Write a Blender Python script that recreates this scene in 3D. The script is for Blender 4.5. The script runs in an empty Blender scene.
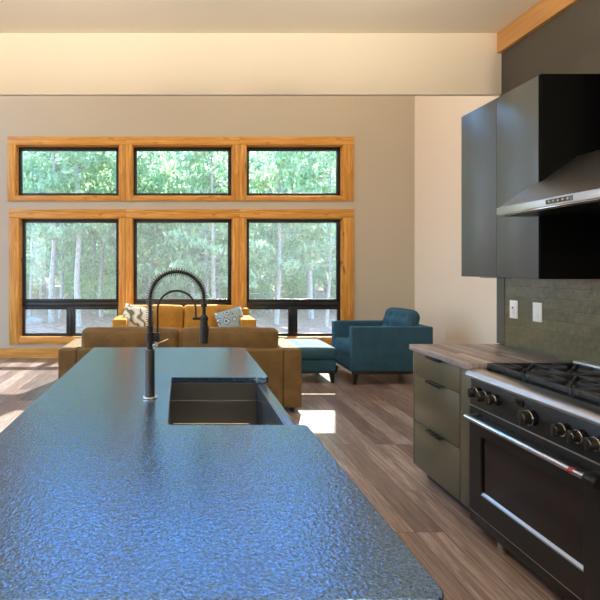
import bpy, bmesh, math, random
from mathutils import Vector, Matrix, Euler
random.seed(7)
PI = math.pi
S = bpy.context.scene
C = S.collection

# ------------------------------------------------------------------ materials
def mat(name):
    m = bpy.data.materials.new(name); m.use_nodes = True
    nt = m.node_tree; b = nt.nodes['Principled BSDF']
    return m, nt, b
def N(nt, t, **kw):
    n = nt.nodes.new(t)
    for k, v in kw.items(): setattr(n, k, v)
    return n
def setin(n, **kw):
    for k, v in kw.items(): n.inputs[k.replace('_', ' ')].default_value = v
def coords(nt, scale=(1,1,1), rot=(0,0,0), loc=(0,0,0), out='Object'):
    tc = N(nt, 'ShaderNodeTexCoord'); mp = N(nt, 'ShaderNodeMapping')
    mp.inputs['Scale'].default_value = scale; mp.inputs['Rotation'].default_value = rot; mp.inputs['Location'].default_value = loc
    nt.links.new(tc.outputs[out], mp.inputs['Vector']); return mp.outputs['Vector']
def ramp(nt, src, stops, interp='LINEAR'):
    r = N(nt, 'ShaderNodeValToRGB'); cr = r.color_ramp; cr.interpolation = interp
    while len(cr.elements) < len(stops): cr.elements.new(0.5)
    for e, (p, c) in zip(cr.elements, stops):
        e.position = p; e.color = (c[0], c[1], c[2], 1)
    nt.links.new(src, r.inputs['Fac']); return r.outputs['Color']
def noise(nt, vec, scale=5, detail=3, rough=.5, dist=0):
    n = N(nt, 'ShaderNodeTexNoise'); setin(n, Scale=scale, Detail=detail, Roughness=rough, Distortion=dist)
    if vec: nt.links.new(vec, n.inputs['Vector'])
    return n.outputs['Fac']
def bump(nt, b, h, strength=.2, dist=.01):
    n = N(nt, 'ShaderNodeBump'); setin(n, Strength=strength, Distance=dist)
    nt.links.new(h, n.inputs['Height']); nt.links.new(n.outputs['Normal'], b.inputs['Normal'])
def mix(nt, fac, a, c, mode='MIX'):
    n = N(nt, 'ShaderNodeMix', data_type='RGBA', blend_type=mode)
    for i, v in ((0, fac), (6, a), (7, c)):
        if isinstance(v, (int, float)): n.inputs[i].default_value = v
        elif isinstance(v, tuple): n.inputs[i].default_value = (*v[:3], 1)
        else: nt.links.new(v, n.inputs[i])
    return n.outputs[2]
def simple(name, col, rough=.5, metal=0, nscale=0, nstr=.1, ndist=.002, var=0, spec=None, ior=None, sheen=0):
    m, nt, b = mat(name)
    setin(b, Base_Color=(*col, 1), Roughness=rough, Metallic=metal)
    if spec is not None: b.inputs['Specular IOR Level'].default_value = spec
    if ior: b.inputs['IOR'].default_value = ior
    if sheen: setin(b, Sheen_Weight=sheen, Sheen_Roughness=.4)
    if nscale:
        f = noise(nt, coords(nt), nscale, 3)
        bump(nt, b, f, nstr, ndist)
        if var:
            c = ramp(nt, f, [(.3, tuple(x*(1-var) for x in col)), (.7, tuple(min(1, x*(1+var)) for x in col))])
            nt.links.new(c, b.inputs['Base Color'])
    return m

M = {}
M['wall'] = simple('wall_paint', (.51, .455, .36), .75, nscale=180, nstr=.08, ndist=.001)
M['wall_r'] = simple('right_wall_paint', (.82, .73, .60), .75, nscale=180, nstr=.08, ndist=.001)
M['ceil'] = simple('ceiling_paint', (.87, .81, .66), .8, nscale=160, nstr=.08, ndist=.001)
M['olive'] = simple('olive_wall_paint', (.075, .072, .055), .6, nscale=200, nstr=.15, ndist=.001)
M['white'] = simple('white_plastic', (.80, .78, .72), .35)
M['slot'] = simple('dark_slot', (.03, .03, .03), .5)
M['black_frame'] = simple('black_window_frame', (.012, .013, .016), .3)
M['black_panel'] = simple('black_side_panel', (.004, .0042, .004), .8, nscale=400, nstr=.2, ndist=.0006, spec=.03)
M['steel'] = simple('brushed_steel', (.62, .61, .59), .28, 1, nscale=220, nstr=.05, ndist=.0004)
M['chrome'] = simple('polished_chrome', (.75, .74, .71), .12, 1)
M['gunmetal'] = simple('gunmetal', (.10, .095, .085), .28, .9)
M['black_metal'] = simple('matte_black_metal', (.013, .013, .014), .38, .3)
M['pull'] = simple('dark_pull_metal', (.05, .055, .065), .22, .8)
M['grate'] = simple('cast_iron', (.014, .015, .018), .42, .0, nscale=300, nstr=.3, ndist=.0006)
M['range'] = simple('black_stainless', (.028, .027, .025), .36, .4, nscale=900, nstr=.35, ndist=.0004)
M['oven_glass'] = simple('oven_glass', (.012, .010, .009), .12, 0, nscale=7, nstr=.05, ndist=.01)
M['toe'] = simple('toe_kick_black', (.01, .01, .01), .4)
M['red'] = simple('red_badge', (.34, .03, .03), .35)
M['leg_wood'] = simple('dark_leg_wood', (.018, .012, .01), .35)
M['sink'] = simple('dark_sink', (.17, .175, .175), .30, .75, nscale=260, nstr=.06, ndist=.0005)
M['apron'] = simple('sink_apron_sky_tint', (.16, .22, .30), .22, .65, nscale=200, nstr=.2, ndist=.0006)  # bluish metallic base stands in for reflected sky
M['lamp'] = simple('lamp_diffuser', (.9, .9, .85), .5)
nt = M['lamp'].node_tree; b = nt.nodes['Principled BSDF']; setin(b, Emission_Color=(1, .93, .82, 1), Emission_Strength=4.0)

def cabinet_mat(name, c1, rough):
    m, nt, b = mat(name)
    v = coords(nt, (1, 1, 1)); f = noise(nt, v, 380, 3, .6)
    nt.links.new(ramp(nt, f, [(.35, tuple(x*.82 for x in c1)), (.65, tuple(x*1.18 for x in c1))]), b.inputs['Base Color'])
    setin(b, Roughness=rough); b.inputs['Specular IOR Level'].default_value = .8
    bump(nt, b, f, .2, .0006); return m
M['cab'] = cabinet_mat('olive_grey_laminate', (.095, .086, .048), .34)
M['cab_up'] = cabinet_mat('grey_green_laminate', (.066, .080, .076), .34)

def wood(name, axis, dark, mid, light, scale=1.0, rough=.45, knots=True):
    m, nt, b = mat(name)
    sc = [9, 9, 9]; sc[axis] = .55
    v = coords(nt, tuple(s*scale for s in sc))
    f = noise(nt, v, 2.2, 6, .62, 1.4)
    c = ramp(nt, f, [(.25, dark), (.5, mid), (.75, light)])
    if knots:
        sk = [7, 7, 7]; sk[axis] = 3.2
        k = noise(nt, coords(nt, tuple(sk)), 1.0, 2, .5)
        kf = ramp(nt, k, [(.66, (0,0,0)), (.76, (1,1,1))])
        c = mix(nt, kf, c, tuple(x*.4 for x in dark))
    nt.links.new(c, b.inputs['Base Color']); setin(b, Roughness=rough)
    bump(nt, b, f, .12, .002); return m
ORG = ((.33, .125, .014), (.62, .28, .042), (.82, .46, .12))
M['trim_x'] = wood('alder_trim_horizontal', 0, *ORG)
M['trim_z'] = wood('alder_trim_vertical', 2, *ORG)
M['beam'] = wood('pale_crown_wood', 1, (.46, .22, .06), (.60, .32, .10), (.68, .39, .14), knots=False)

def planks(name, width, length, stops, rough, rows_axis='x', gap=.0015, seed=0, sheen_bump=.2, gap_col=(.03, .02, .018), pv=.20):
    # planks run along Y, laid side by side along X
    m, nt, b = mat(name)
    v = coords(nt, (1, 1, 1), (0, 0, PI/2), (seed, seed*.37, 0))
    br = N(nt, 'ShaderNodeTexBrick'); br.offset = .37; br.offset_frequency = 3
    setin(br, Scale=1.0, Mortar_Size=gap, Mortar_Smooth=.2, Bias=0.0, Brick_Width=length, Row_Height=width)
    br.inputs['Color1'].default_value = (0, 0, 0, 1); br.inputs['Color2'].default_value = (1, 1, 1, 1); br.inputs['Mortar'].default_value = (.5, .5, .5, 1)
    nt.links.new(v, br.inputs['Vector'])
    # offset grain per plank
    tc = N(nt, 'ShaderNodeTexCoord'); sc = N(nt, 'ShaderNodeVectorMath', operation='MULTIPLY'); sc.inputs[1].default_value = (16, 1.1, 1)
    ad = N(nt, 'ShaderNodeVectorMath', operation='ADD'); mu = N(nt, 'ShaderNodeVectorMath', operation='SCALE'); mu.inputs['Scale'].default_value = 23
    nt.links.new(br.outputs['Color'], mu.inputs[0]); nt.links.new(tc.outputs['Object'], sc.inputs[0])
    nt.links.new(sc.outputs[0], ad.inputs[0]); nt.links.new(mu.outputs[0], ad.inputs[1])
    g = noise(nt, ad.outputs[0], 2.0, 7, .65, 1.2)
    t = N(nt, 'ShaderNodeMath', operation='MULTIPLY_ADD'); t.inputs[1].default_value = .62
    nt.links.new(g, t.inputs[0])
    s2 = N(nt, 'ShaderNodeMath', operation='MULTIPLY_ADD'); s2.inputs[1].default_value = pv; s2.inputs[2].default_value = .19-pv/2
    nt.links.new(br.outputs['Color'], s2.inputs[0]); nt.links.new(s2.outputs[0], t.inputs[2])
    c = ramp(nt, t.outputs[0], stops)
    c = mix(nt, br.outputs['Fac'], c, gap_col)
    nt.links.new(c, b.inputs['Base Color']); setin(b, Roughness=rough)
    bump(nt, b, g, sheen_bump, .0015); return m
M['floor'] = planks('walnut_floor_planks', .165, 1.35, [(.2, (.052, .034, .033)), (.40, (.135, .094, .087)), (.55, (.25, .188, .172)), (.70, (.50, .41, .38))], .30)
M['block'] = planks('grey_brown_butcher_block', .045, .55, [(.22, (.05, .035, .033)), (.42, (.12, .088, .078)), (.56, (.21, .165, .155)), (.75, (.42, .36, .34))], .34, gap=.0004, seed=3.1, pv=.42)
M['block_edge'] = wood('butcher_block_edge', 1, (.18, .09, .05), (.30, .17, .10), (.38, .24, .15), knots=False)

def tile_mat():
    m, nt, b = mat('olive_subway_tile')
    tc = N(nt, 'ShaderNodeTexCoord'); sp = N(nt, 'ShaderNodeSeparateXYZ'); cb = N(nt, 'ShaderNodeCombineXYZ')
    nt.links.new(tc.outputs['Object'], sp.inputs[0]); nt.links.new(sp.outputs['Y'], cb.inputs['X']); nt.links.new(sp.outputs['Z'], cb.inputs['Y'])
    br = N(nt, 'ShaderNodeTexBrick'); br.offset = .5
    setin(br, Scale=1.0, Mortar_Size=.0022, Mortar_Smooth=.3, Brick_Width=.235, Row_Height=.068)
    br.inputs['Color1'].default_value = (.070, .066, .034, 1); br.inputs['Color2'].default_value = (.135, .128, .068, 1); br.inputs['Mortar'].default_value = (.055, .052, .036, 1)
    nt.links.new(cb.outputs[0], br.inputs['Vector'])
    f = noise(nt, coords(nt), 30, 3)
    c = mix(nt, .35, br.outputs['Color'], ramp(nt, f, [(.3, (.055, .052, .026)), (.7, (.15, .14, .078))]))
    nt.links.new(c, b.inputs['Base Color']); setin(b, Roughness=.25)
    inv = N(nt, 'ShaderNodeMath', operation='MULTIPLY_ADD'); inv.inputs[1].default_value = -1.2
    nt.links.new(br.outputs['Fac'], inv.inputs[0]); nt.links.new(f, inv.inputs[2])
    bump(nt, b, inv.outputs[0], .5, .004); return m
M['tile'] = tile_mat()

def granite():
    m, nt, b = mat('leathered_granite_sky_tint')
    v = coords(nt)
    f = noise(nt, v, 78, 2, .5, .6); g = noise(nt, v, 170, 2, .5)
    nt.links.new(ramp(nt, g, [(.3, (.075, .155, .30)), (.7, (.19, .33, .55))]), b.inputs['Base Color'])  # stone is black; blue metallic base imitates the sky reflection
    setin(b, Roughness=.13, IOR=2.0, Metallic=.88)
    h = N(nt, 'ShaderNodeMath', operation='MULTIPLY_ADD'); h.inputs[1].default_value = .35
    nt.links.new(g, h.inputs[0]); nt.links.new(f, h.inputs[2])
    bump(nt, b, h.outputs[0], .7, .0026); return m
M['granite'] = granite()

def fabric(name, col, var=.25, sheen=.5, sheen_col=None, rough=.75):
    m, nt, b = mat(name)
    v = coords(nt); f = noise(nt, v, 6, 4, .6); g = noise(nt, v, 260, 2)
    c = ramp(nt, f, [(.3, tuple(x*(1-var) for x in col)), (.7, tuple(min(1, x*(1+var)) for x in col))])
    nt.links.new(c, b.inputs['Base Color'])
    setin(b, Roughness=rough, Sheen_Weight=sheen, Sheen_Roughness=.35)
    sc = sheen_col or tuple(min(1, x*2+.1) for x in col)
    b.inputs['Sheen Tint'].default_value = (*sc, 1)
    bump(nt, b, g, .25, .0015); return m
M['mustard'] = fabric('mustard_velvet', (.14, .078, .018), sheen=.3)
M['gold'] = fabric('golden_velvet', (.46, .215, .018))
M['teal'] = fabric('teal_velvet', (.016, .078, .122), sheen=.22, sheen_col=(.05, .35, .75))

def pillow_mat(name, cols, scale, kind):
    m, nt, b = mat(name)
    v = coords(nt)
    if kind == 'zig':
        w = N(nt, 'ShaderNodeTexWave', wave_type='BANDS', bands_direction='DIAGONAL'); setin(w, Scale=scale, Distortion=7, Detail=1, Detail_Scale=2.2)
        nt.links.new(v, w.inputs['Vector']); f = w.outputs['Fac']
    else:
        w = N(nt, 'ShaderNodeTexVoronoi', feature='F1', distance='MANHATTAN'); setin(w, Scale=scale*.8)
        nt.links.new(v, w.inputs['Vector']); f = w.outputs['Distance']
    nt.links.new(ramp(nt, f, cols, 'CONSTANT'), b.inputs['Base Color']); setin(b, Roughness=.8)
    return m
M['pillow_olive'] = pillow_mat('white_olive_print', [(0, (.80, .76, .66)), (.52, (.30, .24, .08)), (.66, (.72, .66, .5)), (.82, (.16, .15, .08))], 3.0, 'zig')
M['pillow_blue'] = pillow_mat('blue_grey_print', [(0, (.05, .20, .38)), (.30, (.66, .68, .64)), (.48, (.07, .13, .16)), (.62, (.30, .42, .48))], 11, 'vor')

def glass():
    m, nt, b = mat('window_glass'); nt.nodes.remove(b)
    o = nt.nodes['Material Output']; t = N(nt, 'ShaderNodeBsdfTransparent'); g = N(nt, 'ShaderNodeBsdfGlossy'); g.inputs['Roughness'].default_value = .02
    t.inputs['Color'].default_value = (.95, .98, .97, 1)
    fr = N(nt, 'ShaderNodeFresnel'); fr.inputs['IOR'].default_value = 1.4
    x = N(nt, 'ShaderNodeMixShader'); nt.links.new(fr.outputs[0], x.inputs[0]); nt.links.new(t.outputs[0], x.inputs[1]); nt.links.new(g.outputs[0], x.inputs[2])
    nt.links.new(x.outputs[0], o.inputs['Surface']); return m
M['glass'] = glass()
def screen():
    m, nt, b = mat('insect_screen'); setin(b, Base_Color=(.62, .62, .66, 1), Roughness=.7)
    o = nt.nodes['Material Output']; t = N(nt, 'ShaderNodeBsdfTransparent'); x = N(nt, 'ShaderNodeMixShader'); x.inputs[0].default_value = .038
    tr = N(nt, 'ShaderNodeBsdfTranslucent'); tr.inputs['Color'].default_value = (.7, .72, .78, 1)
    x2 = N(nt, 'ShaderNodeMixShader'); x2.inputs[0].default_value = .6
    nt.links.new(b.outputs[0], x2.inputs[1]); nt.links.new(tr.outputs[0], x2.inputs[2])
    nt.links.new(t.outputs[0], x.inputs[1]); nt.links.new(x2.outputs[0], x.inputs[2]); nt.links.new(x.outputs[0], o.inputs['Surface']); return m
M['screen'] = screen()

def leaf(name, c1, c2, tr=.5):
    m, nt, b = mat(name); o = nt.nodes['Material Output']
    f = noise(nt, coords(nt), 2.5, 3, .7)
    c = ramp(nt, f, [(.3, c1), (.7, c2)])
    nt.links.new(c, b.inputs['Base Color']); setin(b, Roughness=.5)
    t = N(nt, 'ShaderNodeBsdfTranslucent'); nt.links.new(c, t.inputs['Color'])
    x = N(nt, 'ShaderNodeMixShader'); x.inputs[0].default_value = tr
    nt.links.new(b.outputs[0], x.inputs[1]); nt.links.new(t.outputs[0], x.inputs[2]); nt.links.new(x.outputs[0], o.inputs['Surface']); return m
M['needles'] = leaf('pine_needles', (.20, .38, .22), (.74, .88, .58), .6)
M['leaves'] = leaf('broad_leaves', (.36, .60, .30), (.80, .90, .52), .6)
M['bark'] = simple('grey_bark', (.44, .43, .41), .85, nscale=14, nstr=.6, ndist=.02, var=.3)
M['ground'] = simple('pine_straw_ground', (.50, .25, .17), .9, nscale=6, nstr=.4, ndist=.03, var=.4)
M['stone'] = simple('pale_stone', (.34, .32, .31), .8, nscale=8, nstr=.3, ndist=.01, var=.2)

# ------------------------------------------------------------------ mesh helpers
class MB:
    def __init__(s): s.bm = bmesh.new()
    def box(s, x0, x1, y0, y1, z0, z1, bev=0, seg=2):
        r = bmesh.ops.create_cube(s.bm, size=1); vs = r['verts']
        for v in vs:
            v.co = Vector(((x0+x1)/2 + v.co.x*(x1-x0), (y0+y1)/2 + v.co.y*(y1-y0), (z0+z1)/2 + v.co.z*(z1-z0)))
        if bev:
            es = list({e for v in vs for e in v.link_edges})
            bmesh.ops.bevel(s.bm, geom=es, offset=bev, segments=seg, profile=.5, affect='EDGES', clamp_overlap=True)
        return s
    def xbox(s, size, mtx, bev=0, seg=2):
        r = bmesh.ops.create_cube(s.bm, size=1); vs = r['verts']
        for v in vs: v.co = Vector((v.co.x*size[0], v.co.y*size[1], v.co.z*size[2]))
        if bev:
            es = list({e for v in vs for e in v.link_edges})
            rr = bmesh.ops.bevel(s.bm, geom=es, offset=bev, segments=seg, profile=.5, affect='EDGES', clamp_overlap=True)
            vs = list({v for f in rr['faces'] for v in f.verts} | {v for v in vs if v.is_valid})
        bmesh.ops.transform(s.bm, matrix=mtx, verts=vs); return s
    def soft(s, x0, x1, y0, y1, z0, z1, r=.05, puff=(0, 0, 0), n=8, tufts=None, mtx=None, wob=0):
        """cushion: rounded box; puff bulges each pair of faces; tufts=(axis, side, [(u,v)..], depth, radius)"""
        hx, hy, hz = (x1-x0)/2, (y1-y0)/2, (z1-z0)/2
        h = (hx, hy, hz); r = min(r, hx*.98, hy*.98, hz*.98)
        def ticks(a):
            k = [-a, -a+r*.15, -a+r*.4, -a+r*.7]; inner = [(-a+r)+(2*(a-r))*i/n for i in range(n+1)]
            return k+inner+[-q for q in k[::-1]]
        T = [ticks(a) for a in h]; cache = {}
        def vert(p):
            key = tuple(round(c, 6) for c in p)
            if key in cache: return cache[key]
            q = Vector([max(-(h[i]-r), min(h[i]-r, p[i])) for i in range(3)])
            d = Vector(p)-q
            if d.length > 1e-9: d = d.normalized()*r
            o = q+d
            u = [p[i]/h[i] for i in range(3)]
            for i in range(3):
                j, k = [a for a in range(3) if a != i]
                o[i] += puff[i]*(u[i])*(1-u[j]**2)*(1-u[k]**2)
            if tufts:
                ax, side, pts, dep, rad = tufts
                if u[ax]*side > .3:
                    j, k = [a for a in range(3) if a != ax]
                    for (a, b_) in pts:
                        dd = ((p[j]-a*h[j])**2+(p[k]-b_*h[k])**2)/(rad*rad)
                        o[ax] -= side*dep*math.exp(-dd)
            if wob: 
                o += Vector((math.sin(o.y*17+o.z*11), math.sin(o.z*15+o.x*13), math.sin(o.x*12+o.y*9)))*wob
            o += Vector(((x0+x1)/2, (y0+y1)/2, (z0+z1)/2))
            if mtx: o = mtx @ o
            v = s.bm.verts.new(o); cache[key] = v; return v
        for ax in range(3):
            j, k = [a for a in range(3) if a != ax]
            for side in (-1, 1):
                for a in range(len(T[j])-1):
                    for b_ in range(len(T[k])-1):
                        q = []
                        for (ia, ib) in ((a, b_), (a+1, b_), (a+1, b_+1), (a, b_+1)):
                            p = [0, 0, 0]; p[ax] = side*h[ax]; p[j] = T[j][ia]; p[k] = T[k][ib]; q.append(vert(p))
                        try: s.bm.faces.new(q)
                        except ValueError: pass
        return s
    def tube(s, pts, rad, seg=12, cap=True):
        pts = [Vector(p) for p in pts]; n = len(pts)
        rads = rad if isinstance(rad, (list, tuple)) else [rad]*n
        t0 = (pts[1]-pts[0]).normalized(); up = Vector((0, 0, 1)) if abs(t0.z) < .9 else Vector((0, 1, 0))
        nrm = t0.cross(up).normalized(); rings = []
        for i, p in enumerate(pts):
            t = (pts[min(i+1, n-1)]-pts[max(i-1, 0)]).normalized()
            nrm = (nrm - t*nrm.dot(t)).normalized(); bn = t.cross(nrm)
            rings.append([s.bm.verts.new(p+(nrm*math.cos(2*PI*k/seg)+bn*math.sin(2*PI*k/seg))*rads[i]) for k in range(seg)])
        for a, b_ in zip(rings, rings[1:]):
            for k in range(seg): s.bm.faces.new((a[k], a[(k+1) % seg], b_[(k+1) % seg], b_[k]))
        if cap:
            s.bm.faces.new(rings[0][::-1]); s.bm.faces.new(rings[-1])
        return s
    def cyl(s, p0, p1, r0, r1=None, seg=24, bev=0):
        r1 = r0 if r1 is None else r1
        p0, p1 = Vector(p0), Vector(p1)
        if bev:
            d = (p1-p0).normalized()*bev
            return s.tube([p0, p0+d*.001, p0+d, p1-d, p1-d*.001, p1], [r0-bev, r0-bev*.98, r0, r1, r1-bev*.98, r1-bev], seg)
        return s.tube([p0, p1], [r0, r1], seg)
    def prism(s, pts, vec, bev=0):
        vs = [s.bm.verts.new(Vector(p)) for p in pts]; f = s.bm.faces.new(vs)
        e = bmesh.ops.extrude_face_region(s.bm, geom=[f]); nv = [g for g in e['geom'] if isinstance(g, bmesh.types.BMVert)]
        bmesh.ops.translate(s.bm, vec=Vector(vec), verts=nv)
        if bev:
            es = list({ed for v in vs+nv for ed in v.link_edges})
            bmesh.ops.bevel(s.bm, geom=es, offset=bev, segments=2, profile=.5, affect='EDGES', clamp_overlap=True)
        return s
    def build(s, name, m, parent=None, smooth=True, tri=False):
        bmesh.ops.recalc_face_normals(s.bm, faces=s.bm.faces)
        me = bpy.data.meshes.new(name); s.bm.to_mesh(me); s.bm.free()
        me.materials.append(m)
        if smooth:
            for p in me.polygons: p.use_smooth = True
            me.set_sharp_from_angle(angle=math.radians(40))
        o = bpy.data.objects.new(name, me); C.objects.link(o)
        if parent: o.parent = parent
        return o

def tag(o, label=None, cat=None, group=None, kind=None):
    if label: o['label'] = label
    if cat: o['category'] = cat
    if group: o['group'] = group
    if kind: o['kind'] = kind
    return o
def empty(name, loc, rz=0):
    o = bpy.data.objects.new(name, None); C.objects.link(o); o.location = loc; o.rotation_euler = (0, 0, rz); o.empty_display_size = .1
    return o
def copy_tree(o, parent=None):
    c = o.copy(); C.objects.link(c)
    if parent: c.parent = parent
    for ch in list(o.children): copy_tree(ch, c)
    return c
def struct(name, mb, m, **k):
    o = mb.build(name, m, smooth=False); o['kind'] = 'structure'; return o

# ------------------------------------------------------------------ room shell
WY = 7.98           # inner face of the window wall
XL, XR, XK, YB, YH = -5.2, 3.90, 2.33, -3.6, 3.48
ZK, ZL = 3.19, 7.4  # kitchen and great-room ceiling heights
def holed(name, m, y0, y1, x0, x1, z0, z1, holes, axis='y', **k):
    mb = MB(); xs = sorted({x0, x1, *[h[0] for h in holes], *[h[1] for h in holes]}); zs = sorted({z0, z1, *[h[2] for h in holes], *[h[3] for h in holes]})
    for a, b_ in zip(xs, xs[1:]):
        run = None
        for c, d in zip(zs, zs[1:]):
            cx, cz = (a+b_)/2, (c+d)/2
            solid = not any(h[0] < cx < h[1] and h[2] < cz < h[3] for h in holes)
            if solid: run = (run[0], d) if run else (c, d)
            if (not solid or d == zs[-1]) and run:
                if axis == 'y': mb.box(a, b_, y0, y1, run[0], run[1])
                else: mb.box(y0, y1, a, b_, run[0], run[1])
                run = None
    return struct(name, mb, m)
struct('floor', MB().box(XL-.3, XR+.3, YB-.3, WY+.18, -.12, 0), M['floor'])
wins = []
UX = [(-2.73, -1.009), (-.793, .876), (1.097, 2.71)]
for i, (a, b_) in enumerate(UX): wins.append((a, b_, 2.69, 3.54))
LX = [(-2.67, -1.009), (-.793, .876), (1.097, 2.71)]
for i, (a, b_) in enumerate(LX): wins.append((a, b_, .341, 2.328))
for (a, b_) in UX: wins.append((a, b_, 4.52, 6.4))  # unseen high windows inferred from the blue reflection, enlarged to strengthen it
for (a, b_) in [(-4.9, -3.4)]: pass
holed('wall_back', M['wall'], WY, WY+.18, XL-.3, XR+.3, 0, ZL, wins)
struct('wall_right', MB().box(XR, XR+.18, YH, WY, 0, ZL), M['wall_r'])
FILL_WIN = [(-3.0, -.4, .1, 2.7), (-.2, 2.9, .1, 2.7), (4.2, 7.0, .3, 2.4), (4.2, 7.0, 2.9, 5.6)]  # unseen left-wall openings, added to bring in daylight fill
holed('wall_left', M['wall'], XL-.18, XL, YB-.18, WY, 0, ZL, FILL_WIN, axis='x')
RWIN = []
holed('wall_rear', M['wall'], YB-.18, YB, XL, XK+1.5, 0, ZL, RWIN)
kw = struct('wall_kitchen', MB().box(XK, XR, YB, YH+.02, 0, ZK+.1), M['olive'])
struct('wall_passage', MB().box(XK+.012, XR, YH+.02, YH+.06, 0, ZL), M['wall_r'])
struct('ceiling', MB().box(XL, XK+.1, YB, YH, ZK, ZK+.12), M['ceil'])
struct('wall_header', MB().box(XL, XK, YH-.001, YH+.03, 2.745, ZL), M['ceil'])
struct('ceiling_vault', MB().box(XL-.2, XR+.2, YH+.03, WY+.18, ZL, ZL+.15), M['ceil'])
struct('trim_1', MB().box(XK-.032, XK+.02, YB, YH+.005, ZK-.148, ZK-.001, .002), M['beam'])
struct('trim_2', MB().box(XK-.016, XK+.01, YH-.055, YH+.028, .94, 1.424), M['olive'])
struct('baseboard_back', MB().box(XL, XR, WY-.016, WY, 0, .165, .003), M['trim_x'])
struct('baseboard_right', MB().box(XR-.016, XR, YH+.06, WY-.016, 0, .165, .003), M['trim_x'])
struct('baseboard_left', MB().box(XL, XL+.016, 2.95, WY-.016, 0, .165, .003), M['trim_x'])
# unseen overhang, added to keep the sun out of the high windows
struct('sun_block_overhang', MB().box(XL-1, XR+1, WY+.18, WY+3.1, ZL-.02, ZL+.22), M['ceil'])
# backsplash
struct('wall_backsplash', MB().box(XK-.012, XK, .0, YH-.055, .935, 1.55), M['tile'])

# windows -----------------------------------------------------------
def window(n, x0, x1, z0, z1, left, right, lower):
    root = empty('window_%d' % n, ((x0+x1)/2, WY, z0)); root['kind'] = 'structure'
    ox, oz = (x0+x1)/2, z0
    def L(mb_args): pass
    def bx(mb, a, b_, c, d, e, f, bev=.002): mb.box(a-ox, b_-ox, c-0, d-0, e-oz, f-oz, bev)
    # casing boards on the wall face (butted, head over legs)
    zt = z1+.135 if not lower else z1+.141
    zb = z0-.08 if not lower else z0-.116
    mb = MB(); bx(mb, left, x0, -.022, 0, zb, z1); bx(mb, x1, right, -.022, 0, zb, z1); mb.build('side_casing', M['trim_z'], root)
    mb = MB(); bx(mb, left, right, -.026, 0, z1, zt); bx(mb, x0, x1, -.022, 0, zb, z0); mb.build('head_casing', M['trim_x'], root)
    # jamb liner
    mb = MB(); t = .012
    bx(mb, x0, x0+t, 0, .10, z0, z1, 0); bx(mb, x1-t, x1, 0, .10, z0, z1, 0); bx(mb, x0+t, x1-t, 0, .10, z1-t, z1, 0); bx(mb, x0+t, x1-t, 0, .10, z0, z0+t, 0)
    mb.build('jamb', M['trim_x'], root)
    a, b_, c, d = x0+t, x1-t, z0+t, z1-t
    def sash(a, b_, c, d, w, name, y0=.10, y1=.16, g=True, scr=False):
        mb = MB(); bx(mb, a, a+w, y0, y1, c, d, .003); bx(mb, b_-w, b_, y0, y1, c, d, .003); bx(mb, a+w, b_-w, y0, y1, d-w, d, .003); bx(mb, a+w, b_-w, y0, y1, c, c+w, .003)
        fr = mb.build(name, M['black_frame'], root)
        if g:
            m2 = MB(); bx(m2, a+w*.8, b_-w*.8, .132, .136, c+w*.8, d-w*.8, 0); m2.build('pane', M['glass'], fr)
        if scr:
            m2 = MB(); bx(m2, a+w*.8, b_-w*.8, .148, .149, c+w*.8, d-w*.8, 0); m2.build('insect_screen', M['screen'], fr)
    if not lower: sash(a, b_, c, d, .055, 'frame')
    else:
        zr = .92
        sash(a, b_, zr, d, .055, 'frame', scr=True)
        mid = (a+b_)/2
        mb = MB(); bx(mb, a, b_, .095, .165, zr-.075, zr, .003); mb.build('rail', M['black_frame'], root)
        mb = MB(); bx(mb, mid-.03, mid+.03, .095, .165, c, zr-.075, .003); mb.build('mullion', M['black_frame'], root)
        for q0, q1 in ((a, mid-.03), (mid+.03, b_)):
            sash(q0, q1, c, zr-.075, .045, 'awning_sash', scr=True)
            mb = MB(); bx(mb, (q0+q1)/2-.04, (q0+q1)/2+.04, .08, .10, c+.004, c+.022, .003); mb.build('latch', M['black_frame'], root)
for i in range(3):
    LR = [(-2.862, -.899), (-.897, .989), (.991, 2.882)][i]
    window(i+1, *wins[i], *LR, False)
for i in range(3):
    LR = [(-2.835, -.899), (-.897, .989), (.991, 2.882)][i]
    window(i+4, *wins[i+3], *LR, True)
for i in range(3):
    LR = [(-2.862, -.899), (-.897, .989), (.991, 2.882)][i]
    window(i+7, *wins[i+6], *LR, False)

# ------------------------------------------------------------------ kitchen: base cabinet and worktop
def edge_pull(parent, ycen, z, x, length=.19):
    mb = MB()
    mb.box(x-.028, x+.004, ycen-length/2, ycen+length/2, z-.001, z+.0025, .0008)
    mb.box(x-.030, x-.027, ycen-length/2, ycen+length/2, z-.012, z+.0025, .0008)
    return mb.build('handle', M['pull'], parent)
FX = 1.69
cab = empty('drawer_cabinet', (0, 0, 0)); tag(cab, 'olive grey three-drawer base cabinet under wooden worktop left of range', 'cabinet')
MB().box(FX+.02, XK-.002, 2.79, 3.46, .075, .893).build('body', M['cab'], cab)
MB().box(FX+.075, FX+.09, 2.79, 3.42, 0, .075).box(FX+.075, XK-.002, 3.40, 3.42, 0, .075).build('toe_kick', M['toe'], cab)
MB().box(FX+.002, FX+.02, 2.79, 2.898, .075, .893, .001).build('filler_panel', M['cab'], cab)
MB().box(FX, XK-.002, 3.4605, 3.478, .075, .893, .001).build('end_panel', M['cab'], cab)
for (a, b_) in ((.729, .889), (.396, .725), (.075, .392)):
    d = MB().box(FX, FX+.019, 2.902, 3.459, a, b_, .0012).build('drawer', M['cab'], cab)
    edge_pull(d, 3.16, b_, FX)
ct = MB().box(FX-.025, XK-.013, 2.765, 3.49, .895, .935, .003).build('wood_worktop', M['block'], None)
tag(ct, 'grey brown butcher block worktop on the olive drawer cabinet', 'worktop')
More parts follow.
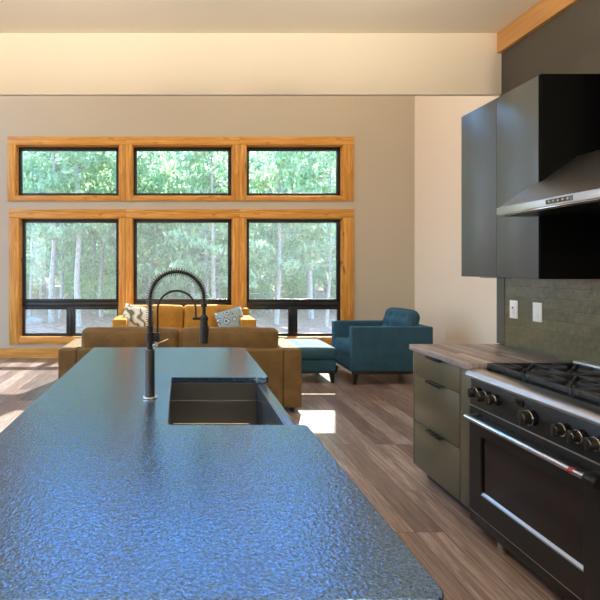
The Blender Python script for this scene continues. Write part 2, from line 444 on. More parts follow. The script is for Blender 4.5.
# far cabinet run on the other side of the range (towards the camera)
cab2 = empty('base_cabinet', (0, 0, 0)); tag(cab2, 'olive grey base cabinet on the near side of the range', 'cabinet')
MB().box(FX+.02, XK-.002, .6, 1.835, .075, .893).build('body', M['cab'], cab2)
for y0 in (.602, 1.22): 
    d = MB().box(FX, FX+.019, y0, y0+.61, .078, .889, .0012).build('door', M['cab'], cab2); edge_pull(d, y0+.3, .889, FX)
MB().box(FX+.075, FX+.09, .6, 1.835, 0, .075).build('toe_kick', M['toe'], cab2)
ct2 = MB().box(FX-.025, XK-.013, .6, 1.84, .895, .935, .003).build('wood_worktop', M['block']); tag(ct2, 'butcher block worktop on the cabinet nearer than the range', 'worktop')

# upper cabinet
UXF = 1.98
up = empty('wall_cabinet', (0, 0, 0)); tag(up, 'dark grey-green two-door wall cabinet hung left of the range hood', 'wall cabinet')
MB().box(UXF+.02, XK-.001, 2.652, 3.375, 1.43, 2.547).build('body', M['cab_up'], up)
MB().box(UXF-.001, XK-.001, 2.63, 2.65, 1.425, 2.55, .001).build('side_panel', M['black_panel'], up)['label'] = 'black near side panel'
for k, (a, b_) in enumerate(((2.652, 3.003), (3.007, 3.378))):
    d = MB().box(UXF, UXF+.019, a, b_, 1.428, 2.549, .0012).build('door', M['cab_up'], up)
    c = 2.95 if k == 0 else 3.065
    mb = MB(); mb.box(UXF-.022, UXF+.01, c-.06 if k == 0 else c-.05, c+.05 if k == 0 else c+.07, 1.4235, 1.4265, .0006).build('handle', M['pull'], d)

# outlets
def plate(name, x, y, z, label, group=None, sw='decora', h=.124, w=.075):
    r = empty(name, (x, y, z)); tag(r, label, 'light switch' if name == 'light_switch' else 'outlet')
    MB().box(-.006, 0, -w/2, w/2, -h/2, h/2, .002).build('cover_plate', M['white'], r)
    if sw == 'decora':
        MB().box(-.009, -.005, -.017, .017, -.034, .034, .002).build('rocker', M['white'], r)
    elif sw == 'dial':
        MB().box(-.009, -.005, -.017, .017, -.034, .034, .002).build('rocker', M['white'], r)
        MB().cyl((-.013, 0, .012), (-.008, 0, .012), .006).build('indicator', M['slot'], r)
    else:
        for dz in (-.02, .02):
            f = MB().cyl((-.009, 0, dz), (-.005, 0, dz), .016).build('socket', M['white'], r)
            MB().box(-.0095, -.0085, -.007, -.005, dz-.005, dz+.005).box(-.0095, -.0085, .005, .007, dz-.005, dz+.005).build('slot', M['slot'], f)
    return r
plate('light_switch', XK-.012, 3.33, 1.200, 'white switch plate with small dark indicator on tile, farther from the hood', sw='dial')
plate('light_switch', XK-.012, 3.11, 1.200, 'white rocker switch plate on tile, nearer the range hood', sw='decora')
plate('wall_outlet', XR, 7.08, .52, 'small white outlet low on the pale wall behind the teal armchair', sw='outlet')

# ------------------------------------------------------------------ range
R0, R1 = 1.843, 2.757; RX = 1.66
rg = empty('gas_range', (0, 0, 0)); tag(rg, 'black professional gas range with steel bullnose edge and seven knobs', 'range')
MB().box(RX+.045, XK-.03, R0+.002, R1-.002, .10, .862).build('body', M['range'], rg)
MB().box(RX+.006, RX+.045, R0+.003, R1-.003, .048, .104, .002).build('kick_panel', M['range'], rg)
for y in (2.08, 2.52):
    for x in (RX+.026, XK-.12):
        MB().cyl((x, y, .0), (x, y, .012), .022).cyl((x, y, .012), (x, y, .05), .016).build('leg', M['steel'], rg)
# oven door with a framed window opening
wy0, wy1, wz0, wz1 = 1.975, 2.65, .238, .556
door = MB().box(RX, RX+.042, R0+.003, wy0, .112, .702, .002).box(RX, RX+.042, wy1, R1-.003, .112, .702, .002).box(RX, RX+.042, wy0, wy1, wz1, .702).box(RX, RX+.042, wy0, wy1, .112, wz0).build('oven_door', M['range'], rg, smooth=False)
MB().box(RX+.012, RX+.02, wy0, wy1, wz0, wz1).build('window', M['oven_glass'], door)
MB().prism([(RX-.001, wy0, wz0-.004), (RX+.014, wy0, wz0+.014), (RX+.014, wy0, wz0-.002)], (0, wy1-wy0, 0)).build('window_sill', M['steel'], door)
MB().box(RX+.002, RX+.013, wy0, wy0+.003, wz0, wz1).box(RX+.002, RX+.013, wy1-.003, wy1, wz0, wz1).box(RX+.002, RX+.013, wy0, wy1, wz1-.003, wz1).build('window_bezel', M['black_metal'], door)
# dark shelf-like bracket and handle bar
HX, HZ = 1.603, .655
MB().prism([(RX+.002, R0+.03, HZ+.022), (HX+.012, R0+.03, HZ+.012), (HX+.012, R0+.03, HZ-.012), (RX+.002, R0+.03, HZ-.018)], (0, .045, 0), .002).build('handle_bracket', M['black_metal'], door)
MB().prism([(RX+.002, R1-.115, HZ+.022), (HX+.012, R1-.115, HZ+.012), (HX+.012, R1-.115, HZ-.012), (RX+.002, R1-.115, HZ-.018)], (0, .045, 0), .002).build('handle_bracket', M['black_metal'], door)
MB().box(HX+.008, RX-.001, R0+.076, R1-.116, HZ+.006, HZ+.012, .001).build('heat_shield', M['black_metal'], door)
h = MB().cyl((HX, R0+.028, HZ), (HX, R1-.062, HZ), .0135, bev=.003).build('handle', M['chrome'], door)
MB().cyl((HX, R0+.105, HZ), (HX, R0+.127, HZ), .0141).build('badge', M['red'], h)['label'] = 'red badge band'
MB().cyl((HX, R0+.000, HZ), (HX, R0+.055, HZ), .018, bev=.003).build('end_cap', M['black_metal'], h)
# control panel, slightly raked
MB().prism([(RX+.004, R0+.002, .706), (RX+.018, R0+.002, .866), (RX+.06, R0+.002, .866), (RX+.06, R0+.002, .706)], (0, R1-R0-.004, 0), .0015).build('control_panel', M['range'], rg)
MB().box(RX+.001, RX+.006, R0+.003, R1-.003, .702, .708).build('panel_seam', M['steel'], rg)
MB().box(RX+.004, RX+.03, R0+.003, R1-.003, .1045, .1075).build('kick_seam', M['steel'], rg)
MB().box(RX+.006, RX+.016, 2.335, 2.385, .806, .838, .002).build('display', M['oven_glass'], rg)
for y in (2.41, 2.315): MB().cyl((RX+.006, y, .815), (RX+.014, y, .815), .006).build('button', M['chrome'], rg)
def knob(y, z, r, L):
    k = MB().cyl((RX+.014, y, z), (RX-.012, y, z), r*1.12, r*1.0, 28).build('knob', M['black_metal'], rg)
    MB().cyl((RX-.012, y, z), (RX-.017, y, z), r*1.08, r*1.08, 28, .001).build('ring', M['chrome'], k)
    MB().cyl((RX-.017, y, z), (RX-.017-L, y, z), r*.86, r*.8, 28, .002).build('grip', M['gunmetal'], k)
    MB().box(RX-.021-L, RX-.02, y-.0065, y+.0065, z-r*.98, z+r*.98, .003).build('grip_bar', M['gunmetal'], k)
for y in (2.680, 2.600, 2.525): knob(y, .790, .0265, .030)
for y in (2.075, 1.990, 1.905): knob(y, .785, .0265, .030)
knob(2.27, .775, .034, .034)
# bullnose and top
arc = [(RX+.06-.082*math.cos(q*PI/2/9), R0, .874+.036*math.sin(q*PI/2/9)) for q in range(10)]
MB().prism([(RX-.018, R0, .864)]+arc+[(RX+.075, R0, .910), (RX+.075, R0, .864)], (0, R1-R0, 0)).build('bullnose', M['steel'], rg)
MB().box(RX+.075, XK-.03, R0, R1, .864, .900, .002).build('cooktop', M['grate'], rg)
MB().box(XK-.075, XK-.016, R0, R1, .9005, .955, .004).build('rear_trim', M['steel'], rg)
gx0, gx1 = RX+.095, XK-.085
for g in range(3):
    y0 = R0+.012+g*.298; y1 = y0+.293
    mb = MB(); w = .013; zt, zb = .945, .918
    mb.box(gx0, gx0+w, y0, y1, zb, zt, .002).box(gx1-w, gx1, y0, y1, zb, zt, .002).box(gx0+w, gx1-w, y0, y0+w, zb, zt, .002).box(gx0+w, gx1-w, y1-w, y1, zb, zt, .002)
    cx = (gx0+gx1)/2; mb.box(cx-w/2, cx+w/2, y0+w, y1-w, zb, zt-.001, .002)
    cy = (y0+y1)/2
    for bxx in ((gx0+cx)/2, (gx1+cx)/2):
        for k in range(4):
            a = k*PI/2; r1, r2 = .035, (.125 if k % 2 == 0 else .133)
            p = Vector((bxx, cy, (zt+zb)/2+.002)); d = Vector((math.cos(a), math.sin(a), 0)); mm = p+d*(r1+r2)/2
            mb.xbox((r2-r1, .010, .022), Matrix.Translation(mm) @ Matrix.Rotation(a, 4, 'Z'), .002)
        for k in range(4):
            a = PI/4+k*PI/2; p = Vector((bxx, cy, (zt+zb)/2+.002)); d = Vector((math.cos(a), math.sin(a), 0)); mm = p+d*.115
            mb.xbox((.13, .009, .020), Matrix.Translation(mm) @ Matrix.Rotation(a, 4, 'Z'), .002)
    for x in (gx0, gx1-w):
        for y in (y0, y1-w): mb.box(x, x+w, y, y+w, .900, zb)
    mb.build('grate', M['grate'], rg)
    for bxx in ((gx0+cx)/2, (gx1+cx)/2):
        bb = MB().cyl((bxx, cy, .900), (bxx, cy, .914), .045, .040).build('burner', M['gunmetal'], rg)
        MB().cyl((bxx, cy, .914), (bxx, cy, .922), .033, .031, bev=.002).build('burner_cap', M['grate'], bb)

# ------------------------------------------------------------------ hood
hd = empty('range_hood', (0, 0, 0)); tag(hd, 'brushed steel canopy range hood mounted above the gas range', 'range hood')
hx0, hy0, hy1 = 1.78, 1.79, 2.70; hz0, hz1 = 1.784, 1.823
MB().box(hx0, XK-.001, hy0, hy1, hz0, hz1, .001).build('lip', M['steel'], hd)
bm = MB(); top = [(2.15, 2.08), (2.15, 2.42), (XK-.001, 2.42), (XK-.001, 2.08)]; zt = 2.10
lo = [(hx0+.006, hy0+.006), (hx0+.006, hy1-.006), (XK-.001, hy1-.006), (XK-.001, hy0+.006)]
lo_v = [bm.bm.verts.new((x, y, hz1)) for x, y in lo]
# wedge canopy: sloping front, near-upright sides
tp = [(XK-.15, hy0+.05), (XK-.15, hy1-.03), (XK-.001, hy1-.03), (XK-.001, hy0+.05)]
tp_v = [bm.bm.verts.new((x, y, zt)) for x, y in tp]
for k in range(4): bm.bm.faces.new((lo_v[k], lo_v[(k+1) % 4], tp_v[(k+1) % 4], tp_v[k]))
bm.bm.faces.new(lo_v[::-1]); bm.bm.faces.new(tp_v)
bm.build('canopy', M['steel'], hd, smooth=False)
MB().box(2.19, XK-.001, 2.1, 2.38, zt, ZK-.16, .002).build('chimney', M['steel'], hd)
MB().box(hx0+.02, XK-.02, hy0+.02, hy1-.02, hz0-.012, hz0).build('filter', M['gunmetal'], hd)
MB().box(hx0+.004, hx0+.02, hy0+.02, hy1-.02, hz0-.008, hz0, .002).build('drip_rail', M['chrome'], hd)
cp = MB().box(hx0-.002, hx0+.002, 2.175, 2.335, hz0+.009, hz0+.031, .001).build('control_strip', M['gunmetal'], hd)
for k in range(5): MB().cyl((hx0-.0045, 2.20+k*.028, hz0+.02), (hx0-.001, 2.20+k*.028, hz0+.02), .006).build('button', M['chrome'], cp)

# ------------------------------------------------------------------ island
IX0, IX1, IY0, IY1 = -.60, .447, .79, 3.34
isl = empty('kitchen_island', (0, 0, 0)); tag(isl, 'long kitchen island topped with leathered black granite', 'kitchen island')
def corner(cx, cy, r, a0, n=6): return [(cx+r*math.cos(math.radians(a0+90*i/n)), cy+r*math.sin(math.radians(a0+90*i/n)), .905) for i in range(n+1)]
r = .03
SX, SY0, SY1 = -.042, 1.68, 2.42
out = corner(IX1-r, IY0+r, r, -90) + [(IX1-.003, SY0-.012, .905), (IX1-.012, SY0, .905)] \
    + [(SX+.012, SY0, .905), (SX, SY0+.012, .905), (SX, SY1-.012, .905), (SX+.012, SY1, .905)] \
    + [(IX1-.012, SY1, .905), (IX1-.001, SY1+.010, .905)] + corner(IX1-r, IY1-r, r, 0) + corner(IX0+r, IY1-r, r, 90) + corner(IX0+r, IY0+r, r, 180)
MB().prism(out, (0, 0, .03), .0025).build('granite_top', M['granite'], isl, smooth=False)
MB().box(-.36, IX1-.03, .95, SY0-.03, .08, .9045).box(-.36, SX-.05, SY0-.03, SY1+.03, .08, .9045).box(-.36, IX1-.03, SY1+.03, IY1-.06, .08, .9045).box(SX-.05, IX1-.03, SY0-.03, SY1+.03, .08, .62).build('cabinet_body', M['cab'], isl)
MB().box(-.33, IX1-.10, .98, IY1-.10, 0, .08).build('toe_kick', M['toe'], isl)
for (a, b_, z1) in ((.96, 1.30, .89), (1.304, 1.645, .89), (1.66, 2.05, .61), (2.054, 2.44, .61), (2.455, 2.86, .89), (2.864, 3.27, .89)):
    d = MB().box(IX1-.03, IX1-.012, a, b_, .085, z1, .0012).build('door', M['cab'], isl)
    MB().box(IX1-.014, IX1+.012, (a+b_)/2-.09, (a+b_)/2+.09, z1, z1+.003, .0008).build('handle', M['pull'], d)

# sink
sk = empty('farmhouse_sink', (0, 0, 0)); tag(sk, 'dark apron-front sink set into the granite island', 'sink')
bz, tz = .672, .9035
sx0, sx1, sy0, sy1 = SX-.012, .425, SY0-.018, SY1+.018
mb = MB()
mb.box(sx0-.012, sx0+.004, sy0, sy1, bz, tz, .002)
mb.box(sx0, .385, sy0-.005, sy0+.012, bz, tz, .002)
mb.box(sx0, .385, sy1-.012, sy1+.005, bz, tz, .002)
mb.box(sx0, .385, sy1-.024, sy1-.012, bz, .818, .002)
mb.box(sx0, .387, sy0, sy1, bz-.01, bz+.004, .002)
mb.build('basin', M['sink'], sk, smooth=False)
MB().box(.385, .432, sy0, sy1, .625, tz, .004).build('apron', M['apron'], sk)
MB().cyl((.18, 2.1, bz+.003), (.18, 2.1, bz+.008), .05, .045).build('drain', M['chrome'], sk)
gr = MB()
for k in range(9): gr.cyl((sx0+.03+k*.045, sy0+.04, .704), (sx0+.03+k*.045, sy1-.045, .704), .0025, seg=6)
for y in (sy0+.04, sy1-.045): gr.cyl((sx0+.02, y, .709), (sx0+.04+8*.045, y, .709), .0045, seg=8)
for x in (sx0+.07, .31):
    for y in (sy0+.05, sy1-.05): gr.cyl((x, y, bz+.004), (x, y, .71), .006, seg=8)
gr = gr.build('sink_grid', M['chrome']); tag(gr, 'wire grid lying in the bottom of the dark sink', 'sink grid')

# faucet
fc = empty('kitchen_faucet', (-.127, 2.03, .935)); tag(fc, 'tall gunmetal spring-neck faucet on the island beside the sink', 'faucet')
MB().cyl((0, 0, 0), (0, 0, .008), .031, bev=.002).build('base_flange', M['chrome'], fc)
MB().cyl((0, 0, .008), (0, 0, .205), .0205, .0195, 28, .002).build('body', M['gunmetal'], fc)
MB().cyl((0, 0, .205), (0, 0, .305), .0125, .0125, 20).build('riser', M['black_metal'], fc)
lv = MB().cyl((.015, 0, .222), (.028, -.004, .228), .010).cyl((.022, -.002, .226), (.078, -.012, .250), .0036, .003).build('lever', M['chrome'], fc)
R = .114; path = []
for i in range(12): path.append(Vector((0, 0, .30+.12*i/12)))
for i in range(41): a = PI-PI*i/40; path.append(Vector((R+R*math.cos(a), 0, .42+R*math.sin(a))))
path.append(Vector((2*R, 0, .405)))
MB().tube(path+[Vector((2*R, 0, .34))], .0072, 12).build('hose', M['black_metal'], fc)
# spring coil around the hose
seglen = [0]
for a, b_ in zip(path, path[1:]): seglen.append(seglen[-1]+(b_-a).length)
tot = seglen[-1]; turns = 50; cp_ = []; j = 0
for i in range(turns*12+1):
    d = tot*i/(turns*12)
    while j < len(path)-2 and seglen[j+1] < d: j += 1
    t = (d-seglen[j])/(seglen[j+1]-seglen[j]); p = path[j].lerp(path[j+1], t); tg = (path[j+1]-path[j]).normalized()
    nn = Vector((0, 1, 0)); bb = tg.cross(nn); an = 2*PI*i/12
    cp_.append(p+(nn*math.cos(an)+bb*math.sin(an))*.0165)
MB().tube(cp_, .0014, 5).build('spring', M['gunmetal'], fc)
MB().cyl((2*R, 0, .40), (2*R, 0, .385), .0135).cyl((2*R, 0, .385), (2*R, 0, .34), .008).build('hose_collar', M['black_metal'], fc)
sh = MB().cyl((2*R, 0, .35), (2*R, 0, .31), .0135, .0175, 24).cyl((2*R, 0, .31), (2*R, 0, .232), .0175, .0185, 24, .002).build('spray_head', M['black_metal'], fc)
MB().box(2*R+.010, 2*R+.0215, -.006, .006, .265, .305, .002).build('trigger', M['gunmetal'], sh)
MB().cyl((2*R, 0, .232), (2*R, 0, .2295), .0155).build('nozzle', M['slot'], sh)
p2 = [Vector((.032, 0, .25)), Vector((.032, 0, .31)), Vector((.032, 0, .37))]
for i in range(1, 31): a = PI-PI*i/30; p2.append(Vector((.032+.081+.081*math.cos(a), 0, .372+.081*math.sin(a))))
p2.append(Vector((.194, 0, .335)))
MB().tube(p2, .0042, 10).build('docking_arm', M['black_metal'], fc)
MB().cyl((0, 0, .238), (0, 0, .278), .018).box(.0, .042, -.012, .012, .240, .276, .003).build('arm_mount', M['black_metal'], fc)
MB().box(.180, .214, -.007, .007, .330, .341, .002).cyl((2*R, 0, .328), (2*R, 0, .343), .0195).build('dock_clip', M['black_metal'], fc)

# ------------------------------------------------------------------ sofas
def sofa_near():
    D0, D1, H = 4.93, 5.86, .65; w = 1.255
    t = empty('sofa', (0, D0, 0)); tag(t, 'mustard velvet sofa with its back to the island', 'sofa')
    y = lambda v: v-D0
    MB().soft(-w+.19, w-.19, 0, .13, .05, H, .018, n=4).build('back_frame', M['mustard'], t)
    for s in (-1, 1):
        a, b_ = (-w, -w+.19) if s < 0 else (w-.19, w)
        MB().soft(a, b_, 0, .93, .05, H+.003, .02, n=4).build('arm', M['mustard'], t)
    MB().soft(-w+.18, w-.18, .1, .90, .05, .28, .02, n=3).build('base', M['mustard'], t)
    for (a, b_) in ((-1.05, -.004), (.004, 1.05)):
        MB().soft(a, b_, .30, .92, .28, .47, .05, (0, 0, .02)).build('seat_cushion', M['mustard'], t)
        MB().soft(a, b_, .135, .33, .46, .845, .055, (0, .03, .012), wob=.003).build('back_cushion', M['mustard'], t)
    for sx in (-1, 1):
        for yy in (.07, .85): MB().cyl((sx*(w-.08), yy, .05), (sx*(w-.08), yy, 0), .025, .018).build('leg', M['leg_wood'], t)
sofa_near()
def sofa_far():
    t = empty('loveseat', (.06, 6.9, 0)); tag(t, 'golden velvet loveseat standing under the centre window', 'sofa')
    w = 1.04
    MB().soft(-w, w, .68, .85, .05, .86, .04, n=4).build('back_frame', M['gold'], t)
    for s in (-1, 1):
        a, b_ = (-w, -w+.21) if s < 0 else (w-.21, w)
        MB().soft(a, b_, 0, .70, .05, .755, .025, n=4).build('arm', M['gold'], t)
    MB().soft(-w+.2, w-.2, .03, .72, .05, .27, .02, n=3).build('base', M['gold'], t)
    for (a, b_) in ((-.83, -.004), (.004, .83)):
        MB().soft(a, b_, .01, .58, .27, .46, .05, (0, 0, .02)).build('seat_cushion', M['gold'], t)
        MB().soft(a, b_, .48, .68, .45, .915, .05, (0, .03, .01), wob=.003).build('back_cushion', M['gold'], t)
    for sx in (-1, 1):
        for yy in (.07, .78): MB().cyl((sx*(w-.08), yy, .05), (sx*(w-.08), yy, 0), .025, .018).build('leg', M['leg_wood'], t)
sofa_far()
def pillow(loc, rot, size, m, label):
    mb = MB(); n = 16; s = size/2; grid = {}
    for side in (1, -1):
        for i in range(n+1):
            for j in range(n+1):
                u, v = -1+2*i/n, -1+2*j/n
                edge = i in (0, n) or j in (0, n)
                if side < 0 and edge: grid[(side, i, j)] = grid[(1, i, j)]; continue
                th = .085*((1-u**4)*(1-v**4))**.6*side
                pin = 1-.06*(1-abs(u*v)**.5)
                grid[(side, i, j)] = mb.bm.verts.new((u*s*(1-.05*(1-v*v)*1), th, v*s*(1-.05*(1-u*u))))
        for i in range(n):
            for j in range(n): mb.bm.faces.new([grid[(side, a, b_)] for a, b_ in ((i, j), (i+1, j), (i+1, j+1), (i, j+1))])
    o = mb.build('throw_pillow', m); o.location = loc; o.rotation_euler = rot; tag(o, label, 'pillow'); return o
pillow((-.66, 7.22, .70), Euler((math.radians(-16), math.radians(10), math.radians(-14))), .47, M['pillow_olive'], 'white and olive patterned pillow at the left arm of the golden loveseat')
pillow((.78, 7.18, .665), Euler((math.radians(-20), math.radians(-14), math.radians(16))), .45, M['pillow_blue'], 'blue and grey patterned pillow at the right arm of the golden loveseat')

# ------------------------------------------------------------------ armchair and ottoman
def tapered_leg(parent, x, y, z1, dx=0, dy=0, w=.03):
    mb = MB(); vs = []
    for (zz, ww, ox, oy) in ((z1, w, 0, 0), (0, w*.62, dx, dy)):
        vs.append([mb.bm.verts.new((x+ox+a*ww, y+oy+b_*ww, zz)) for a, b_ in ((-1, -1), (1, -1), (1, 1), (-1, 1))])
    for k in range(4): mb.bm.faces.new((vs[0][k], vs[0][(k+1) % 4], vs[1][(k+1) % 4], vs[1][k]))
    mb.bm.faces.new(vs[0]); mb.bm.faces.new(vs[1][::-1]); mb.build('leg', M['leg_wood'], parent, smooth=False)
ac = empty('armchair', (2.19, 6.12, 0)); tag(ac, 'teal velvet tufted armchair with dark tapered legs', 'armchair')
W, DP, H = .82, 1.04, .74
for (a, b_) in ((0, .105), (W-.105, W)):
    MB().soft(0, DP-.12, a, b_, .175, H, .014, n=4).build('arm', M['teal'], ac)
MB().soft(DP-.13, DP, 0, W, .175, H, .014, n=4).build('back_frame', M['teal'], ac)
MB().soft(.02, DP-.12, .10, W-.10, .175, .335, .012, n=4).build('seat_base', M['teal'], ac)
MB().soft(-.005, .80, .108, W-.108, .335, .52, .05, (0.01, 0, .025), n=14, tufts=(2, 1, [(a, b_) for a in (-.5, 0, .5) for b_ in (-.55, 0, .55)], .025, .05)).build('seat_cushion', M['teal'], ac)
mt = Matrix.Translation((.74, W/2-.02, .52)) @ Matrix.Rotation(math.radians(14), 4, 'Z') @ Matrix.Rotation(math.radians(16), 4, 'Y')
MB().soft(-.10, .10, -.27, .27, 0, .43, .085, (.05, 0, .01), n=16, tufts=(0, -1, [(a, b_) for a in (-.66, -.22, .22, .66) for b_ in (-.2, .45)], .04, .045), mtx=mt).build('back_cushion', M['teal'], ac)
MB().box(.0, DP, 0.0, W, .135, .174, .004).build('plinth', M['leg_wood'], ac)
MB().box(-.006, .0, .0, W, .137, .172, .001).build('plinth_trim', M['steel'], ac)
for x in (.06, DP-.07):
    for y in (.045, W-.045): tapered_leg(ac, x, y, .136, dx=(-.015 if x < .5 else .03))
ot = empty('ottoman', (1.38, 6.18, 0)); tag(ot, 'teal velvet tufted ottoman in front of the armchair', 'ottoman')
OW, OD = .65, .80
MB().soft(0, OW, 0, OD, .30, .465, .05, (.0, 0, .03), n=14, tufts=(2, 1, [(a, b_) for a in (-.5, 0, .5) for b_ in (-.6, -.2, .2, .6)], .022, .05)).build('cushion', M['teal'], ot)
MB().soft(.015, OW-.015, .015, OD-.015, .15, .298, .012, n=3).build('base', M['teal'], ot)
MB().box(.012, OW-.012, .012, OD-.012, .132, .149, .003).build('plinth', M['leg_wood'], ot)
for x in (.06, OW-.06):
    for y in (.06, OD-.06): tapered_leg(ot, x, y, .132, dx=(-.012 if x < .3 else .012))

# ------------------------------------------------------------------ outdoors
gm = MB(); nx, ny = 50, 50; g = {}
def gz(x, y):
    d = max(0, y-14)
    return -.45 + .00095*d*d*(1 if d < 50 else 1) + .08*math.sin(x*.7+y*.4)*min(1, max(0, (y-9)/6))
for i in range(nx+1):
    for j in range(ny+1):
        x = -60+120*i/nx; y = -40+110*j/ny; g[i, j] = gm.bm.verts.new((x, y, gz(x, y)))
for i in range(nx):
    for j in range(ny): gm.bm.faces.new((g[i, j], g[i+1, j], g[i+1, j+1], g[i, j+1]))
go = gm.build('ground', M['ground']); go['kind'] = 'structure'

def boulder(x, y, rx, ry, rz, seed, label):
    rng = random.Random(seed); mb = MB(); bmesh.ops.create_icosphere(mb.bm, subdivisions=3, radius=1)
    ph = [rng.uniform(0, 6) for _ in range(6)]
    for v in mb.bm.verts:
        c = v.co; k = 1+.12*math.sin(c.x*3+ph[0])+.10*math.sin(c.y*4+ph[1])+.08*math.sin(c.z*5+ph[2])+.04*math.sin(c.x*9+c.y*7+ph[3])
        v.co = Vector((c.x*rx*k, c.y*ry*k, max(-.35, c.z)*rz*k))
    o = mb.build('boulder', M['stone']); o.location = (x, y, gz(x, y)+.2*rz); tag(o, label, 'rock')
boulder(-5.15, 17.2, .30, .28, .20, 5, 'pale boulder on the ground outside, seen through the lower left window')
def leafcards(mb, c, n, rad, size, rng, flat=.6, long=1.0):
    for _ in range(n):
        p = Vector((rng.gauss(0, 1), rng.gauss(0, 1), rng.gauss(0, flat)))*rad*.55+c
        e = Euler((rng.uniform(0, 6.28), rng.uniform(0, 6.28), rng.uniform(0, 6.28))).to_matrix()
        s = size*rng.uniform(.6, 1.3); a = e @ Vector((s*long, 0, 0)); b_ = e @ Vector((0, s*.55, 0))
        vs = [mb.bm.verts.new(p+q) for q in (-a, -b_, a, b_)]; mb.bm.faces.new(vs)
def pine(seed, h, tr, low, name='pine_tree'):
    rng = random.Random(seed)
    t = empty(name, (0, 0, 0))
    bend = rng.uniform(-.25, .25); pts = [Vector((bend*math.sin(z/h*2.5), .1*math.sin(z), z*1.0)) for z in [h*i/10 for i in range(11)]]
    tm = MB().tube(pts, [tr*(1-.75*i/10) for i in range(11)], 8)
    fm = MB(); nb = int(58*h/10)
    for k in range(nb):
        f = low+(1-low)*(k/nb)**.9; z = h*f; a = rng.uniform(0, 6.28)
        L = (1-f)**.65*h*.21*rng.uniform(.55, 1.15)+.35
        base = Vector((bend*math.sin(z/h*2.5), 0, z)); tip = base+Vector((math.cos(a)*L, math.sin(a)*L, L*rng.uniform(-.15, .35)))
        tm.tube([base, base.lerp(tip, .5)+Vector((0, 0, .06)), tip], [.028, .018, .007], 4)
        m = max(2, int(L/.38))
        for q in range(m): leafcards(fm, base.lerp(tip, .35+.65*(q+1)/m), 13, .34, .12, rng, .5, 1.5)
    tm.build('trunk', M['bark'], t); fm.build('foliage', M['needles'], t, smooth=False); return t
def shrub(seed, h, r_):
    rng = random.Random(seed); t = empty('broadleaf_shrub', (0, 0, 0)); sm = MB(); fm = MB()
    for k in range(9):
        a = rng.uniform(0, 6.28); q = rng.uniform(.2, 1)*r_*.7; tip = Vector((math.cos(a)*q, math.sin(a)*q, h*rng.uniform(.55, .95)))
        sm.tube([Vector((math.cos(a)*.05, math.sin(a)*.05, -.05)), tip*.5+Vector((0, 0, .1)), tip], [.025, .016, .006], 5)
        for q2 in range(5): leafcards(fm, tip*(.35+.16*q2), 34, .42, .07, rng, .8)
    sm.build('stem', M['bark'], t); fm.build('foliage', M['leaves'], t, smooth=False); return t
protos = [pine(1, 9.5, .11, .22), pine(2, 8.5, .085, .28), pine(3, 10.5, .14, .36), pine(4, 9.0, .08, .14)]
plabel = ['straight grey-trunked pine standing in the dense woods outside the windows']*4
rng = random.Random(11); used = [False]*4; placed = []
def put(kind, x, y, sc=1.0):
    k = kind
    o = protos[k] if not used[k] else copy_tree(protos[k]); used[k] = True
    o.location = (x, y, gz(x, y)-.1); o.rotation_euler = (0, 0, rng.uniform(0, 6.28)); o.scale = (sc*rng.uniform(.9, 1.1),)*2+(sc,)
    tag(o, plabel[k], 'tree', 'pines in the woods outside')
rows = [(16.5, 1.6, .80, 7), (19.5, 1.5, .85, 9), (22.5, 1.4, .9, 11), (26.5, 1.5, .96, 13), (32, 1.9, 1.02, 13), (39, 2.3, 1.08, 14), (47, 2.9, 1.12, 14)]
for (y, sp, sc, n) in rows:
    for i in range(n):
        x = (i-(n-1)/2)*sp+rng.uniform(-.45, .45)*sp
        put(rng.choice([0, 0, 1, 2, 2, 3]), x+.2, y+rng.uniform(-1.4, 1.4), sc*rng.uniform(.88, 1.1))
sp0 = [shrub(21, 2.4, 1.3), shrub(22, 1.7, 1.1)]; su = [False, False]
for i in range(64):
    y = 19.5+rng.random()*18; x = rng.uniform(-.46, .46)*y+.1
    k = i % 2; o = sp0[k] if not su[k] else copy_tree(sp0[k]); su[k] = True
    s_ = rng.uniform(.9, 1.2)+(y-19)*.06; o.location = (x, y, gz(x, y)-.03); o.rotation_euler = (0, 0, rng.uniform(0, 6.28)); o.scale = (s_, s_, s_)
    tag(o, 'bright green leafy shrub growing among the pines outside', 'shrub', 'leafy shrubs in the woods outside')

# ------------------------------------------------------------------ added fill lamps, sun and sky
def globe_fill(x, y, z, drop, power, label, size=.30):  # unseen hanging lamps, added to fill the rooms with warm light
    r_ = empty('globe_fill_fixture', (x, y, z)); tag(r_, label, 'fill light', 'added fill lamps')
    MB().cyl((0, 0, 0), (0, 0, -.03), .06, .055, 24).build('canopy', M['black_metal'], r_)
    MB().cyl((0, 0, -.03), (0, 0, -drop), .004, .004, 8).build('cord', M['black_metal'], r_)
    MB().cyl((0, 0, -drop), (0, 0, -drop-.05), .03, .045, 20).build('socket', M['black_metal'], r_)
    l = bpy.data.lights.new('globe_fill_lamp', 'POINT'); l.shadow_soft_size = size/2; l.energy = power; l.color = (1, .85, .66)
    lo_ = bpy.data.objects.new('globe_fill_lamp', l); C.objects.link(lo_); lo_.location = (x, y, z-drop-.06-size/2)
for (x, y) in ((-1.94, -1.3), (1.98, -1.3)): globe_fill(x, y, ZK, .45, 95, 'added unseen fill lamp hanging over the kitchen')
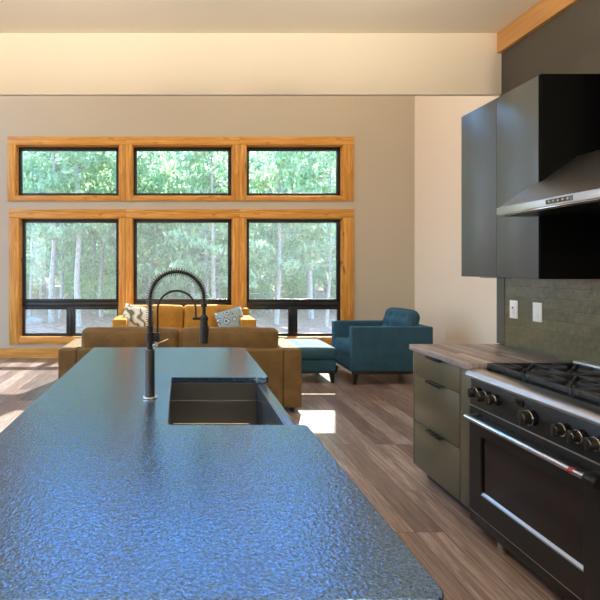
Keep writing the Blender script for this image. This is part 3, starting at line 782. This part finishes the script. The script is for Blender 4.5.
def bowl_fill(x, y, z, drop, power, label):  # unseen upward lamps in bowls, added to brighten the ceiling
    r_ = empty('bowl_fill_fixture', (x, y, z)); tag(r_, label, 'fill light', 'added ceiling uplights')
    MB().cyl((0, 0, 0), (0, 0, -.025), .06, .055, 24).build('canopy', M['black_metal'], r_)
    for k in range(3):
        a = k*2.094; MB().cyl((0, 0, -.02), (.15*math.cos(a), .15*math.sin(a), -drop+.03), .003, seg=6).build('rod', M['black_metal'], r_)
    prof = [(0, -drop-.03), (.06, -drop-.026), (.11, -drop-.01), (.15, -drop+.02), (.165, -drop+.05)]
    mb = MB(); prev = None
    for off in (0,):
        for (rr, zz) in prof:
            ring = [mb.bm.verts.new(((rr+.0001)*math.cos(2*PI*k/32), (rr+.0001)*math.sin(2*PI*k/32), zz)) for k in range(32)]
            if prev:
                for k in range(32): mb.bm.faces.new((prev[k], prev[(k+1) % 32], ring[(k+1) % 32], ring[k]))
            prev = ring
    mb.build('bowl', M['white'], r_)
    l = bpy.data.lights.new('bowl_fill_lamp', 'AREA'); l.shape = 'DISK'; l.size = .26; l.energy = power; l.color = (1, .89, .76)
    lo_ = bpy.data.objects.new('bowl_fill_lamp', l); C.objects.link(lo_); lo_.location = (x, y, z-drop+.04); lo_.rotation_euler = (PI, 0, 0)
for (x, y) in ((-2.3, 1.95), (-.6, 1.95), (1.1, 1.95)): bowl_fill(x, y, ZK, .53, 24, 'added unseen uplight bowl brightening the kitchen ceiling')
for (x, y) in ((-2.6, 5.6), (1.8, 5.4)): globe_fill(x, y, ZL, 1.6, 75, 'added unseen fill lamp hanging high over the sofas')

sun = bpy.data.lights.new('sun', 'SUN'); sun.energy = 18; sun.angle = math.radians(.6); sun.color = (1, .95, .86)
so = bpy.data.objects.new('sun', sun); C.objects.link(so)
d = Vector((-.33, -1, -.915)); so.rotation_euler = d.to_track_quat('-Z', 'Y').to_euler(); so.location = (5, 20, 20)
w = bpy.data.worlds.new('world'); S.world = w; w.use_nodes = True; nt = w.node_tree
tc = N(nt, 'ShaderNodeTexCoord'); sp = N(nt, 'ShaderNodeSeparateXYZ'); nt.links.new(tc.outputs['Generated'], sp.inputs[0])
skyc = ramp(nt, sp.outputs['Z'], [(0, (.80, .92, 1.0)), (.22, (.42, .68, 1.0)), (.48, (.15, .48, 1.0)), (1, (.08, .30, .80))])
bg = nt.nodes['Background']; nt.links.new(skyc, bg.inputs['Color']); bg.inputs['Strength'].default_value = 4.6

# ------------------------------------------------------------------ camera
cam = bpy.data.cameras.new('camera'); co = bpy.data.objects.new('camera', cam); C.objects.link(co)
co.location = (0, 0, 1.48); co.rotation_euler = (PI/2, 0, 0)
cam.sensor_width = 36; cam.sensor_fit = 'HORIZONTAL'; cam.lens = 36*480/600; cam.shift_x = .2; cam.shift_y = -31/600
cam.clip_start = .05; cam.clip_end = 300
S.camera = co
S.view_settings.view_transform = 'Standard'; S.view_settings.look = 'None'; S.view_settings.gamma = 1; S.view_settings.exposure = 0.35
S.view_settings.use_curve_mapping = False
S.cycles.max_bounces = 10; S.cycles.diffuse_bounces = 5; S.cycles.transparent_max_bounces = 24
S.cycles.use_denoising = True; S.cycles.sample_clamp_indirect = 6
